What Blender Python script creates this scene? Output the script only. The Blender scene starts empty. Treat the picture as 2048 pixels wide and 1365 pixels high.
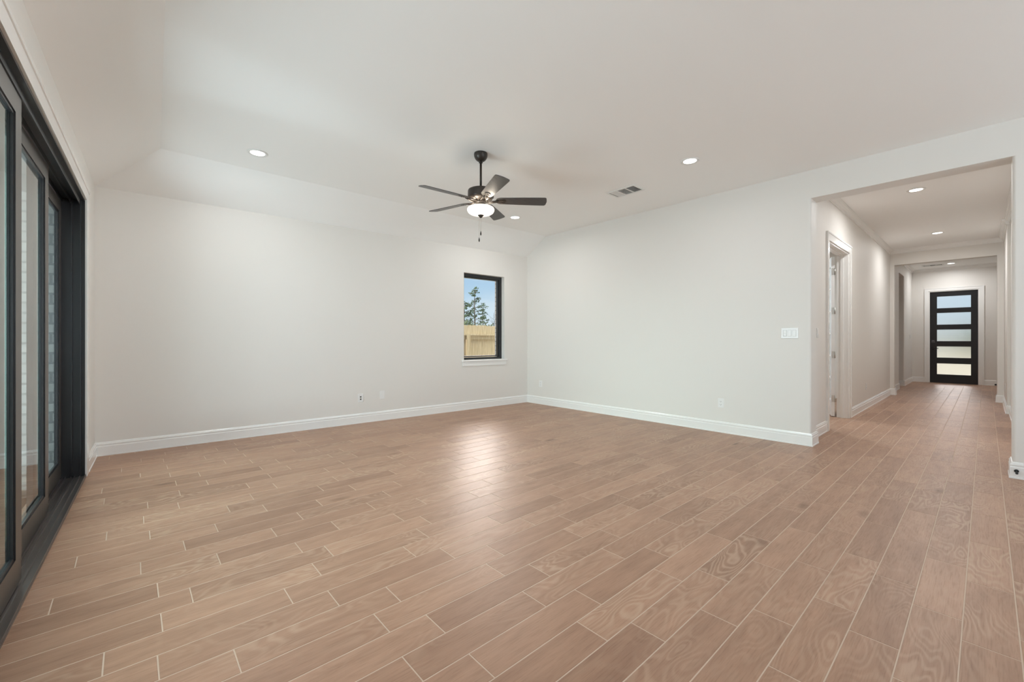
import bpy, bmesh, math, random
from math import sin, cos, pi, radians
from mathutils import Matrix, Vector

# ------------------------------------------------------------------ camera, sky, exposure
S = bpy.context.scene
COL = S.collection
FPX, CAM_H = 850.0, 1.175                       # focal length in pixels of a 2048 wide frame
YAW = math.atan2(948.0, FPX)                    # the hall runs along +X
cam = bpy.data.cameras.new('camera')
cam.sensor_width = 36.0
cam.lens = FPX / 2048.0 * 36.0
cam.shift_y = -2.1 / 2048.0
cam.clip_start, cam.clip_end = 0.02, 500
co = bpy.data.objects.new('camera', cam)
COL.objects.link(co)
co.location = (0, 0, CAM_H)
co.rotation_euler = (pi / 2, 0, YAW - pi / 2)
S.camera = co
S.view_settings.view_transform = 'Standard'
S.view_settings.look = 'None'
S.view_settings.gamma = 1.0
S.view_settings.use_curve_mapping = False
S.view_settings.exposure = 0.0
S.cycles.use_denoising = True
S.cycles.max_bounces = 12
S.cycles.diffuse_bounces = 8
S.cycles.transparent_max_bounces = 16
S.cycles.sample_clamp_indirect = 6.0
S.cycles.caustics_reflective = False

YREAR = -4.4       # wall behind the camera
P_REAR = 105.0      # upturned lamp added at each window behind the camera, in place of daylight
P_DOWN = 12.0       # one recessed light
P_PATIO = 400.0    # added lamp standing in for daylight under the patio roof
     # daylight through the side window behind the camera
SUN = 2.2
P_HALL = 20.0
SKY = 0.95
C_WIN = 18.0      # glows added to the sky: beyond the window, over the yard, over the street
C_YARD = 14.0
C_STREET = 8.0
P_SLAB = 440.0     # added lamp on the patio slab, throwing light up to the ceiling
P_BULB = 2.3
BOWL = 1.35
LENS = 6.0

world = bpy.data.worlds.new('sky')
S.world = world
world.use_nodes = True
wt = world.node_tree
wt.nodes.clear()
def wn(t, **kw):
    n = wt.nodes.new(t)
    for k, v in kw.items(): setattr(n, k, v)
    return n
def wmath(op, a, b=None, c=None):
    n = wn('ShaderNodeMath', operation=op)
    for i, v in enumerate((a, b, c)):
        if v is None: continue
        if isinstance(v, (int, float)): n.inputs[i].default_value = v
        else: wt.links.new(v, n.inputs[i])
    return n.outputs[0]
tc = wn('ShaderNodeTexCoord')
sep = wn('ShaderNodeSeparateXYZ')
wt.links.new(tc.outputs['Generated'], sep.inputs[0])
ramp = wn('ShaderNodeValToRGB')
r = ramp.color_ramp
r.elements[0].position, r.elements[0].color = 0.0, (0.84, 0.91, 0.96, 1)
r.elements[1].position, r.elements[1].color = 0.16, (0.40, 0.63, 0.88, 1)
e = r.elements.new(0.07); e.color = (0.58, 0.78, 0.93, 1)
e = r.elements.new(0.6); e.color = (0.55, 0.70, 0.90, 1)
wt.links.new(sep.outputs[2], ramp.inputs[0])
cl = wn('ShaderNodeTexNoise')
cl.inputs['Scale'].default_value = 5.0
cl.inputs['Detail'].default_value = 6.0
mp = wn('ShaderNodeMapping')
mp.inputs['Scale'].default_value = (1, 1, 4)
wt.links.new(tc.outputs['Generated'], mp.inputs[0])
wt.links.new(mp.outputs[0], cl.inputs['Vector'])
cr = wn('ShaderNodeMapRange')
cr.inputs[1].default_value, cr.inputs[2].default_value = 0.45, 0.75
cr.inputs[3].default_value, cr.inputs[4].default_value = 0.0, 0.6
wt.links.new(cl.outputs['Fac'], cr.inputs[0])
mixc = wn('ShaderNodeMixRGB')
mixc.inputs[2].default_value = (0.86, 0.92, 0.97, 1)
wt.links.new(cr.outputs[0], mixc.inputs[0])
wt.links.new(ramp.outputs[0], mixc.inputs[1])
# bright sky patches added out of view to light the floor and rooms
def sky_glow(az, el, cos0, cos1, amp):
    d = (cos(radians(az)) * cos(radians(el)), sin(radians(az)) * cos(radians(el)), sin(radians(el)))
    vm = wn('ShaderNodeVectorMath', operation='DOT_PRODUCT')
    nv = wn('ShaderNodeVectorMath', operation='NORMALIZE')
    wt.links.new(tc.outputs['Generated'], nv.inputs[0])
    wt.links.new(nv.outputs[0], vm.inputs[0])
    vm.inputs[1].default_value = d
    m = wn('ShaderNodeMapRange', interpolation_type='SMOOTHSTEP')
    m.inputs[1].default_value, m.inputs[2].default_value = cos0, cos1
    m.inputs[3].default_value, m.inputs[4].default_value = 0.0, amp
    wt.links.new(vm.outputs['Value'], m.inputs[0])
    return m.outputs[0]
glow = wmath('ADD', sky_glow(50, 27, cos(radians(17)), cos(radians(8)), C_WIN),
             sky_glow(180, 17, cos(radians(26)), cos(radians(8)), C_YARD))
glow = wmath('ADD', glow, sky_glow(2, 19, cos(radians(13)), cos(radians(5)), C_STREET))
bg = wn('ShaderNodeBackground')
wt.links.new(mixc.outputs[0], bg.inputs[0])
bg.inputs[1].default_value = SKY
bg2 = wn('ShaderNodeBackground')
bg2.inputs[0].default_value = (1.0, 0.90, 0.84, 1)
wt.links.new(glow, bg2.inputs[1])
ads = wn('ShaderNodeAddShader')
wt.links.new(bg.outputs[0], ads.inputs[0]); wt.links.new(bg2.outputs[0], ads.inputs[1])
wo = wn('ShaderNodeOutputWorld')
wt.links.new(ads.outputs[0], wo.inputs[0])

# ------------------------------------------------------------------ helpers
random.seed(7)
UA = Vector((5.887, -0.186, 0)).normalized()
ANG_A = math.atan2(UA.y, UA.x)
MA = Matrix.Translation((-0.271, 5.986, 0)) @ Matrix.Rotation(ANG_A, 4, 'Z')   # frame of back wall and left wall
I4 = Matrix.Identity(4)

def A(x, y, z=0.0): return MA @ Vector((x, y, z))

def bx(bm, x0, x1, y0, y1, z0, z1, mi=0, M=None):
    v = [Vector((x, y, z)) for z in (z0, z1) for y in (y0, y1) for x in (x0, x1)]
    if M is not None: v = [M @ p for p in v]
    v = [bm.verts.new(p) for p in v]
    for q in ((0, 2, 3, 1), (4, 5, 7, 6), (0, 1, 5, 4), (2, 6, 7, 3), (0, 4, 6, 2), (1, 3, 7, 5)):
        f = bm.faces.new([v[i] for i in q]); f.material_index = mi
    return v

def prism(bm, pts, z0, z1, mi=0, M=None):
    a = [Vector((p[0], p[1], z0)) for p in pts]; b = [Vector((p[0], p[1], z1)) for p in pts]
    if M is not None: a = [M @ p for p in a]; b = [M @ p for p in b]
    a = [bm.verts.new(p) for p in a]; b = [bm.verts.new(p) for p in b]
    n = len(pts)
    fs = [bm.faces.new(a[::-1]), bm.faces.new(b)]
    for i in range(n):
        fs.append(bm.faces.new((a[i], a[(i + 1) % n], b[(i + 1) % n], b[i])))
    for f in fs: f.material_index = mi

def lathe(bm, prof, seg=48, M=None, mi=0):
    rings = []
    for (r, z) in prof:
        if r < 1e-6:
            p = Vector((0, 0, z)); rings.append([bm.verts.new(M @ p if M else p)])
        else:
            ring = []
            for i in range(seg):
                p = Vector((r * cos(2 * pi * i / seg), r * sin(2 * pi * i / seg), z))
                ring.append(bm.verts.new(M @ p if M else p))
            rings.append(ring)
    for a, b in zip(rings, rings[1:]):
        for i in range(seg):
            j = (i + 1) % seg
            q = []
            for v in (a[i % len(a)], a[j % len(a)], b[j % len(b)], b[i % len(b)]):
                if v not in q: q.append(v)
            if len(q) >= 3:
                f = bm.faces.new(q); f.material_index = mi; f.smooth = True

def tube(bm, pts, rad, seg=10, mi=0, caps=True):
    pts = [Vector(p) for p in pts]
    if not isinstance(rad, (list, tuple)): rad = [rad] * len(pts)
    prev = None; rings = []
    for i, p in enumerate(pts):
        t = (pts[min(i + 1, len(pts) - 1)] - pts[max(i - 1, 0)]).normalized()
        up = Vector((0, 0, 1)) if abs(t.z) < 0.95 else Vector((1, 0, 0))
        s = t.cross(up).normalized()
        if prev is not None:
            s = (prev - t * prev.dot(t)).normalized()
        prev = s
        u = t.cross(s)
        rings.append([bm.verts.new(p + (s * cos(2 * pi * k / seg) + u * sin(2 * pi * k / seg)) * rad[i]) for k in range(seg)])
    for a, b in zip(rings, rings[1:]):
        for k in range(seg):
            f = bm.faces.new((a[k], a[(k + 1) % seg], b[(k + 1) % seg], b[k])); f.smooth = True; f.material_index = mi
    if caps:
        bm.faces.new(rings[0][::-1]).material_index = mi
        bm.faces.new(rings[-1]).material_index = mi

def rounded(pts, rads, n=6):
    """plan polygon with rounded corners (radius per corner)"""
    out = []
    N = len(pts)
    for i in range(N):
        p = Vector((pts[i][0], pts[i][1])); r = rads[i]
        if r <= 0: out.append(p); continue
        a = Vector((pts[i - 1][0], pts[i - 1][1])); b = Vector((pts[(i + 1) % N][0], pts[(i + 1) % N][1]))
        da = (a - p).normalized(); db = (b - p).normalized()
        c = p + (da + db) * r
        for k in range(n + 1):
            t = k / n * pi / 2
            out.append(c - db * r * cos(t) - da * r * sin(t) if True else p)
    return out

def obj(name, bm, mats, parent=None, M=None, smooth_angle=None):
    bmesh.ops.recalc_face_normals(bm, faces=bm.faces[:])
    me = bpy.data.meshes.new(name)
    bm.to_mesh(me); bm.free()
    for m in (mats if isinstance(mats, (list, tuple)) else [mats]): me.materials.append(m)
    o = bpy.data.objects.new(name, me)
    COL.objects.link(o)
    if M is not None: o.matrix_world = M
    if parent is not None: o.parent = parent
    return o

def tag(o, label=None, cat=None, group=None, kind=None):
    if label: o['label'] = label
    if cat: o['category'] = cat
    if group: o['group'] = group
    if kind: o['kind'] = kind
    return o

def thing(name, label, cat, loc=(0, 0, 0), rotz=0.0, group=None, kind=None, tilt=None):
    o = bpy.data.objects.new(name, None)
    o.empty_display_size = 0.1
    COL.objects.link(o)
    o.location = loc
    o.rotation_euler = tilt if tilt else (0, 0, rotz)
    return tag(o, label, cat, group, kind)

def struct(name, bm, mats, label=None, cat=None, M=None):
    return tag(obj(name, bm, mats, None, M), label, cat, None, 'structure')

def dup(root, loc, label, group=None, rotz=None):
    r = root.copy(); COL.objects.link(r)
    r.location = loc
    if rotz is not None: r.rotation_euler = (0, 0, rotz)
    r['label'] = label
    if group: r['group'] = group
    for ch in list(root.children):
        c = ch.copy(); COL.objects.link(c); c.parent = r
        for g in list(ch.children):
            d = g.copy(); COL.objects.link(d); d.parent = c
    return r

def bevel(o, w, seg=2):
    m = o.modifiers.new('bevel', 'BEVEL'); m.width = w; m.segments = seg; m.limit_method = 'ANGLE'
    return o

# ------------------------------------------------------------------ materials
def mat(name, col, rough=0.5, metal=0.0, spec=0.5, emit=None, estr=0.0, bump=None):
    m = bpy.data.materials.new(name); m.use_nodes = True
    nt = m.node_tree; b = nt.nodes['Principled BSDF']
    b.inputs['Base Color'].default_value = (*col, 1)
    b.inputs['Roughness'].default_value = rough
    b.inputs['Metallic'].default_value = metal
    b.inputs['Specular IOR Level'].default_value = spec
    if emit:
        b.inputs['Emission Color'].default_value = (*emit, 1)
        b.inputs['Emission Strength'].default_value = estr
    if bump:
        n = nt.nodes.new('ShaderNodeTexNoise'); n.inputs['Scale'].default_value = bump[0]; n.inputs['Detail'].default_value = 3
        t = nt.nodes.new('ShaderNodeTexCoord'); nt.links.new(t.outputs['Object'], n.inputs['Vector'])
        bp = nt.nodes.new('ShaderNodeBump'); bp.inputs['Strength'].default_value = bump[1]; bp.inputs['Distance'].default_value = 0.002
        nt.links.new(n.outputs['Fac'], bp.inputs['Height']); nt.links.new(bp.outputs[0], b.inputs['Normal'])
        # faint tone drift of rolled paint / stone
        if len(bump) > 2:
            mx = nt.nodes.new('ShaderNodeMixRGB'); mx.blend_type = 'MULTIPLY'; mx.inputs[0].default_value = bump[2]
            mx.inputs[1].default_value = (*col, 1)
            nt.links.new(n.outputs['Color'], mx.inputs[2]); nt.links.new(mx.outputs[0], b.inputs['Base Color'])
    return m

def noisy(name, c1, c2, scale, rough=0.8, stretch=(1, 1, 1), detail=5, bump=0.0):
    m = bpy.data.materials.new(name); m.use_nodes = True
    nt = m.node_tree; b = nt.nodes['Principled BSDF']; L = nt.links.new
    t = nt.nodes.new('ShaderNodeTexCoord'); mp_ = nt.nodes.new('ShaderNodeMapping'); mp_.inputs['Scale'].default_value = stretch
    n = nt.nodes.new('ShaderNodeTexNoise'); n.inputs['Scale'].default_value = scale; n.inputs['Detail'].default_value = detail
    rp = nt.nodes.new('ShaderNodeValToRGB')
    rp.color_ramp.elements[0].position, rp.color_ramp.elements[1].position = 0.35, 0.68
    rp.color_ramp.elements[0].color, rp.color_ramp.elements[1].color = (*c1, 1), (*c2, 1)
    L(t.outputs['Object'], mp_.inputs[0]); L(mp_.outputs[0], n.inputs['Vector']); L(n.outputs['Fac'], rp.inputs[0])
    L(rp.outputs[0], b.inputs['Base Color'])
    b.inputs['Roughness'].default_value = rough
    if bump:
        bp = nt.nodes.new('ShaderNodeBump'); bp.inputs['Strength'].default_value = bump; bp.inputs['Distance'].default_value = 0.01
        L(n.outputs['Fac'], bp.inputs['Height']); L(bp.outputs[0], b.inputs['Normal'])
    return m

def glass_mat(name, tint, ior=1.45):
    """thin pane: the outer face reflects (both surfaces counted) and tints, the inner side of each face is clear"""
    m = bpy.data.materials.new(name); m.use_nodes = True
    nt = m.node_tree; nt.nodes.clear(); L = nt.links.new
    N = nt.nodes.new
    tr = N('ShaderNodeBsdfTransparent'); tr.inputs[0].default_value = (*tint, 1)
    clear = N('ShaderNodeBsdfTransparent')
    gl = N('ShaderNodeBsdfGlossy'); gl.inputs['Roughness'].default_value = 0.01; gl.inputs[0].default_value = (0.95, 0.97, 0.97, 1)
    fr = N('ShaderNodeFresnel'); fr.inputs[0].default_value = ior
    def M(op, a, b):
        n = N('ShaderNodeMath'); n.operation = op
        for k, v in enumerate((a, b)):
            if isinstance(v, (int, float)): n.inputs[k].default_value = v
            else: L(v, n.inputs[k])
        return n.outputs[0]
    r2 = M('DIVIDE', M('MULTIPLY', fr.outputs[0], 2.0), M('ADD', fr.outputs[0], 1.0))
    mx = N('ShaderNodeMixShader'); mb = N('ShaderNodeMixShader'); geo = N('ShaderNodeNewGeometry'); out = N('ShaderNodeOutputMaterial')
    L(r2, mx.inputs[0]); L(tr.outputs[0], mx.inputs[1]); L(gl.outputs[0], mx.inputs[2])
    L(geo.outputs['Backfacing'], mb.inputs[0]); L(mx.outputs[0], mb.inputs[1]); L(clear.outputs[0], mb.inputs[2])
    L(mb.outputs[0], out.inputs[0])
    return m

M_WALL = mat('wall_paint', (0.775, 0.755, 0.72), 0.55, bump=(260, 0.06))
M_CEIL = mat('ceiling_paint', (0.90, 0.90, 0.885), 0.8, bump=(200, 0.06))
M_TRIM = mat('trim_paint', (0.87, 0.87, 0.855), 0.2)
M_BLACK = mat('black_bronze_frame', (0.016, 0.016, 0.017), 0.32, spec=0.6)
M_FACE = mat('lit_frame_face', (0.11, 0.10, 0.09), 0.36, metal=0.55)  # lighter copy of the frame metal, light on the room-side faces put into colour
M_TRACK = mat('track_metal', (0.20, 0.18, 0.17), 0.3, metal=0.8)
M_BRONZE = mat('dark_bronze', (0.045, 0.036, 0.030), 0.38, metal=0.35)
M_BLADE = noisy('espresso_blade', (0.055, 0.052, 0.050), (0.085, 0.080, 0.077), 14, 0.36, (1, 12, 1))
M_CHAIN = mat('chain_metal', (0.45, 0.40, 0.33), 0.3, metal=1.0)
M_BOWL = mat('frosted_glass_bowl', (0.9, 0.88, 0.84), 0.3, emit=(1.0, 0.90, 0.77), estr=BOWL)
M_LENS = mat('lit_lens', (0.9, 0.9, 0.9), 0.4, emit=(1.0, 0.97, 0.92), estr=LENS)
M_PLASTIC = mat('white_plastic', (0.83, 0.83, 0.82), 0.3)
M_GREYP = mat('switch_gap', (0.35, 0.35, 0.34), 0.5)
M_SLOT = mat('dark_slot', (0.02, 0.02, 0.02), 0.6)
M_GRILLE = mat('grille_white', (0.78, 0.78, 0.76), 0.4)
M_DUCT = mat('duct_grey', (0.10, 0.10, 0.10), 0.7)
M_DOORBLK = mat('front_door_black', (0.014, 0.014, 0.016), 0.35)
M_WHITEDOOR = mat('white_door', (0.85, 0.86, 0.86), 0.3)
M_NICKEL = mat('satin_nickel', (0.62, 0.61, 0.58), 0.35, metal=1.0)
M_BLKMETAL = mat('black_metal', (0.02, 0.02, 0.02), 0.35, metal=0.5)
M_GLASS = glass_mat('window_glass', (0.97, 0.985, 0.985), 1.4)
M_SGLASS = glass_mat('slider_glass', (0.50, 0.78, 0.77), 1.42)
M_CONC = noisy('patio_concrete', (0.36, 0.35, 0.33), (0.46, 0.45, 0.42), 6, 0.85)
M_SOIL = noisy('pale_soil', (0.42, 0.37, 0.27), (0.56, 0.50, 0.38), 0.5, 0.95)
M_GRASS = noisy('lawn', (0.10, 0.17, 0.05), (0.22, 0.28, 0.09), 1.5, 0.95)
M_FENCE = noisy('cedar_fence', (0.56, 0.45, 0.26), (0.76, 0.66, 0.45), 5, 0.8, (9, 9, 0.7), 6)
M_BARK = noisy('bark', (0.06, 0.05, 0.045), (0.14, 0.12, 0.10), 6, 0.9)
M_PINE = noisy('pine_needles', (0.035, 0.07, 0.035), (0.10, 0.16, 0.07), 1.2, 0.8)
M_LEAF = noisy('shrub_leaves', (0.07, 0.11, 0.05), (0.16, 0.20, 0.09), 0.8, 0.8)
M_ROOF = noisy('roof_shingle', (0.16, 0.16, 0.17), (0.27, 0.27, 0.28), 8, 0.9)
M_SIDING = mat('cream_siding', (0.72, 0.70, 0.65), 0.8)
M_STUCCO = mat('patio_paint', (0.66, 0.65, 0.61), 0.8)

def frosted():
    m = bpy.data.materials.new('reeded_door_glass'); m.use_nodes = True
    nt = m.node_tree; nt.nodes.clear(); L = nt.links.new
    rf = nt.nodes.new('ShaderNodeBsdfRefraction'); rf.inputs['Roughness'].default_value = 0.32; rf.inputs['IOR'].default_value = 1.25
    rf.inputs[0].default_value = (0.97, 0.98, 0.98, 1)
    gl = nt.nodes.new('ShaderNodeBsdfGlossy'); gl.inputs['Roughness'].default_value = 0.15
    mx = nt.nodes.new('ShaderNodeMixShader'); mx.inputs[0].default_value = 0.06
    out = nt.nodes.new('ShaderNodeOutputMaterial')
    t = nt.nodes.new('ShaderNodeTexCoord'); w = nt.nodes.new('ShaderNodeTexWave'); w.bands_direction = 'Z'
    w.inputs['Scale'].default_value = 18.0; w.inputs['Distortion'].default_value = 1.5
    bp = nt.nodes.new('ShaderNodeBump'); bp.inputs['Strength'].default_value = 0.25; bp.inputs['Distance'].default_value = 0.004
    L(t.outputs['Object'], w.inputs['Vector']); L(w.outputs['Fac'], bp.inputs['Height'])
    L(bp.outputs[0], rf.inputs['Normal']); L(bp.outputs[0], gl.inputs['Normal'])
    L(rf.outputs[0], mx.inputs[1]); L(gl.outputs[0], mx.inputs[2]); L(mx.outputs[0], out.inputs[0])
    return m
M_FROST = frosted()

def french_glass():
    m = mat('obscure_glass', (0.70, 0.76, 0.78), 0.15)
    return m
M_FGLASS = french_glass()

def brick():
    m = bpy.data.materials.new('grey_brick'); m.use_nodes = True
    nt = m.node_tree; b = nt.nodes['Principled BSDF']; L = nt.links.new
    t = nt.nodes.new('ShaderNodeTexCoord'); sp = nt.nodes.new('ShaderNodeSeparateXYZ'); cb = nt.nodes.new('ShaderNodeCombineXYZ')
    ad = nt.nodes.new('ShaderNodeMath'); ad.operation = 'ADD'
    L(t.outputs['Object'], sp.inputs[0]); L(sp.outputs[0], ad.inputs[0]); L(sp.outputs[1], ad.inputs[1])
    L(ad.outputs[0], cb.inputs[0]); L(sp.outputs[2], cb.inputs[1])
    bk = nt.nodes.new('ShaderNodeTexBrick'); L(cb.outputs[0], bk.inputs['Vector'])
    bk.inputs['Color1'].default_value = (0.50, 0.49, 0.46, 1); bk.inputs['Color2'].default_value = (0.42, 0.41, 0.39, 1)
    bk.inputs['Mortar'].default_value = (0.26, 0.26, 0.25, 1)
    bk.inputs['Scale'].default_value = 1.0; bk.inputs['Brick Width'].default_value = 0.24; bk.inputs['Row Height'].default_value = 0.082
    bk.inputs['Mortar Size'].default_value = 0.009
    L(bk.outputs['Color'], b.inputs['Base Color']); b.inputs['Roughness'].default_value = 0.9
    bp = nt.nodes.new('ShaderNodeBump'); bp.invert = True; bp.inputs['Strength'].default_value = 0.8; bp.inputs['Distance'].default_value = 0.01
    L(bk.outputs['Fac'], bp.inputs['Height']); L(bp.outputs[0], b.inputs['Normal'])
    return m
M_BRICK = brick()

def plank_mat():
    m = bpy.data.materials.new('wood_look_tile'); m.use_nodes = True
    nt = m.node_tree; b = nt.nodes['Principled BSDF']; L = nt.links.new
    def N(t, **kw):
        n = nt.nodes.new(t)
        for k, v in kw.items(): setattr(n, k, v)
        return n
    def math_(op, a, c=None, clamp=False):
        n = N('ShaderNodeMath', operation=op); n.use_clamp = clamp
        for i, v in enumerate((a, c)):
            if v is None: continue
            if isinstance(v, (int, float)): n.inputs[i].default_value = v
            else: L(v, n.inputs[i])
        return n.outputs[0]
    def rng(v, a0, a1, b0, b1):
        n = N('ShaderNodeMapRange'); L(v, n.inputs[0])
        for i, x in enumerate((a0, a1, b0, b1)): n.inputs[i + 1].default_value = x
        return n.outputs[0]
    uv = N('ShaderNodeUVMap', uv_map='plank_uv')
    tone = N('ShaderNodeAttribute', attribute_name='tone'); kind = N('ShaderNodeAttribute', attribute_name='figure')
    def stretched(sx, sy, scale, detail, rough=0.5, dist=0.0):
        mp_ = N('ShaderNodeMapping'); mp_.inputs['Scale'].default_value = (sx, sy, 1); L(uv.outputs[0], mp_.inputs[0])
        n = N('ShaderNodeTexNoise'); n.inputs['Scale'].default_value = scale; n.inputs['Detail'].default_value = detail
        n.inputs['Roughness'].default_value = rough; n.inputs['Distortion'].default_value = dist
        L(mp_.outputs[0], n.inputs['Vector']); return n.outputs['Fac']
    fine = stretched(3.0, 60.0, 3.0, 6, 0.65)                       # straight pores
    broad = stretched(1.0, 6.0, 3.0, 3)                              # soft streaks
    fld = stretched(1.0, 3.4, 2.3, 1.5, 0.4, 0.35)                   # growth-ring field
    ph = math_('MULTIPLY', fld, 95.0)
    ring = math_('SINE', ph)
    ring = rng(ring, -0.4, 1.0, 0.0, 1.0)
    mask = stretched(0.8, 1.2, 2.0, 1)
    mask = math_('MULTIPLY', rng(mask, 0.40, 0.62, 0.15, 1.0), kind.outputs['Fac'])
    ringm = math_('MULTIPLY', ring, mask, True)
    # knots
    kmap = N('ShaderNodeMapping'); kmap.inputs['Scale'].default_value = (0.42, 1.0, 1); L(uv.outputs[0], kmap.inputs[0])
    vo = N('ShaderNodeTexVoronoi', feature='F1'); vo.inputs['Scale'].default_value = 2.6; L(kmap.outputs[0], vo.inputs['Vector'])
    knot = math_('MULTIPLY', rng(vo.outputs['Distance'], 0.03, 0.11, 1.0, 0.0), rng(kind.outputs['Fac'], 0.2, 0.45, 0.0, 1.0))
    rp = N('ShaderNodeValToRGB')
    els = rp.color_ramp.elements
    els[0].position, els[0].color = 0.0, (0.262, 0.142, 0.088, 1)
    els[1].position, els[1].color = 1.0, (0.490, 0.296, 0.196, 1)
    t1 = math_('ADD', math_('MULTIPLY', tone.outputs['Fac'], 0.62), math_('MULTIPLY', rng(broad, 0.3, 0.7, 0, 1), 0.38))
    L(t1, rp.inputs[0])
    dk = N('ShaderNodeMixRGB', blend_type='MULTIPLY'); L(rp.outputs[0], dk.inputs[1]); dk.inputs[2].default_value = (0.62, 0.56, 0.52, 1)
    L(math_('MULTIPLY', rng(fine, 0.50, 0.72, 0.0, 1.0), 0.65), dk.inputs[0])
    lt = N('ShaderNodeMixRGB'); L(dk.outputs[0], lt.inputs[1]); lt.inputs[2].default_value = (0.56, 0.40, 0.28, 1)
    L(math_('MULTIPLY', ringm, 0.55), lt.inputs[0])
    kn = N('ShaderNodeMixRGB', blend_type='MULTIPLY'); L(lt.outputs[0], kn.inputs[1]); kn.inputs[2].default_value = (0.42, 0.34, 0.28, 1)
    L(math_('MULTIPLY', knot, 0.75), kn.inputs[0])
    L(kn.outputs[0], b.inputs['Base Color'])
    L(rng(fine, 0.3, 0.8, 0.36, 0.50), b.inputs['Roughness'])
    b.inputs['Specular IOR Level'].default_value = 0.5
    bp = N('ShaderNodeBump'); bp.inputs['Strength'].default_value = 0.22; bp.inputs['Distance'].default_value = 0.001
    L(fine, bp.inputs['Height']); L(bp.outputs[0], b.inputs['Normal'])
    return m
M_PLANK = plank_mat()
M_GROUT = mat('light_grout', (0.60, 0.47, 0.37), 0.8)

# ------------------------------------------------------------------ dimensions
HC = 3.05            # flat ceiling
XR, XR2 = 5.59, 5.82  # wall to the right, its two faces
YO0, YO1 = -0.15, 1.29  # opening to the hall
ZO = 2.742
YH = 1.375           # hall, left wall
XA, XA2 = 12.12, 12.30  # arch
XF = 16.5            # front wall
HH, HF = 3.09, 3.15  # hall and foyer ceilings
L0 = 5.90            # length of the back wall in its own frame
# the slider
SJ, SN = -0.82, -4.25   # far and near end of the opening along the left wall
ZS = 2.38

# ------------------------------------------------------------------ floor
def make_floor():
    bm = bmesh.new()
    uvl = bm.loops.layers.uv.new('plank_uv')
    tl = bm.faces.layers.float.new('tone'); fl = bm.faces.layers.float.new('figure')
    pitch, y0, ln, g = 0.1535, 0.065, 0.613, 0.0042
    offs = {-1: 2.423, 0: 2.59, 1: 2.167, 2: 2.326, 3: 2.024, 4: 1.85, 5: 1.548, 10: 0.775, 11: 0.29, 12: 0.686, 13: 0.538, 15: 0.207, 16: 0.707, 17: 0.35}
    rnd = random.Random(11)
    last = 0.3
    for k in range(-30, 40):
        ya, yb = y0 + k * pitch + g / 2, y0 + (k + 1) * pitch - g / 2
        if yb > 6.05: break
        if k in offs: off = offs[k] % ln
        else: off = (last + rnd.choice((0.17, 0.19, 0.30, 0.42, 0.45))) % ln
        last = off
        x = off - ln * 3
        while x < 16.7:
            xa, xb = max(x + g / 2, -0.56), min(x + ln - g / 2, 16.62)
            x += ln
            if xb - xa < 0.02: continue
            if xa > 5.75:
                if ya > 4.6 or yb < -0.45: continue
                if ya > 2.7 and xa > 10.6: continue
            c, dz = 0.0014, 0.0011
            o = [bm.verts.new((px, py, -dz)) for px, py in ((xa, ya), (xb, ya), (xb, yb), (xa, yb))]
            i = [bm.verts.new((px, py, 0)) for px, py in ((xa + c, ya + c), (xb - c, ya + c), (xb - c, yb - c), (xa + c, yb - c))]
            fs = [bm.faces.new(i)] + [bm.faces.new((o[q], o[(q + 1) % 4], i[(q + 1) % 4], i[q])) for q in range(4)]
            tn = min(1, max(0, rnd.gauss(0.56, 0.16)))
            if rnd.random() < 0.08: tn *= 0.35
            fg = rnd.random()
            ou, ov = rnd.random() * 60, rnd.random() * 60
            sx = rnd.choice((1, -1))
            for f in fs:
                f[tl] = tn; f[fl] = fg
                for lp in f.loops:
                    lp[uvl].uv = (ou + sx * (lp.vert.co.x - xa), ov + lp.vert.co.y - ya)
    n = len(bm.faces)
    for (a, b, c, d) in ((-0.56, 5.85, YREAR - 0.1, 6.05), (5.85, 10.7, -0.5, 4.65), (10.7, 16.62, -0.5, 2.75)):
        bx(bm, a, b, c, d, -0.12, -0.0010, 1)
    bm.normal_update()
    me = bpy.data.meshes.new('floor'); bm.to_mesh(me); bm.free()
    me.materials.append(M_PLANK); me.materials.append(M_GROUT)
    o = bpy.data.objects.new('floor', me); COL.objects.link(o)
    tag(o, 'brown wood look plank tile floor with pale grout lines', 'floor', None, 'structure')
make_floor()

# ------------------------------------------------------------------ walls and ceilings
ZT = 3.30
WX0, WX1, WZ0, WZ1 = 4.432, 5.305, 0.835, 2.312     # window opening in the back wall
bm = bmesh.new()
T = 0.17
for (a, b, c, d) in ((-0.30, WX0, 0, ZT), (WX1, 6.15, 0, ZT), (WX0, WX1, 0, WZ0), (WX0, WX1, WZ1, ZT)):
    bx(bm, a, b, 0, T, c, d, 0, MA)
struct('wall_back', bm, M_WALL, 'white back wall with the single window near its corner', 'wall')

bm = bmesh.new()
TL = 0.168
for (a, b, c, d) in ((SJ, 0.0, 0, ZT), (-10.5, SN, 0, ZT), (SN, SJ, ZS, ZT)):
    bx(bm, -TL, 0, a, b, c, d, 0, MA)
struct('wall_left', bm, M_WALL, 'white wall around the black sliding glass door', 'wall')
bm = bmesh.new()
for (a, b, c, d) in ((SJ, 0.28, -0.1, ZT), (-10.5, SN, -0.1, ZT), (SN, SJ, ZS, ZT)):
    bx(bm, -0.36, -TL - 0.001, a, b, c, d, 0, MA)
bx(bm, -0.36, 6.2, T + 0.001, 0.28, -0.1, WZ0, 0, MA); bx(bm, -0.36, 6.2, T + 0.001, 0.28, WZ1, ZT, 0, MA)
bx(bm, -0.36, WX0, T + 0.001, 0.28, WZ0, WZ1, 0, MA); bx(bm, WX1, 6.2, T + 0.001, 0.28, WZ0, WZ1, 0, MA)
struct('wall_exterior_brick', bm, M_BRICK, 'grey brick outer face of the house beyond the sliding door', 'wall')

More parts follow.
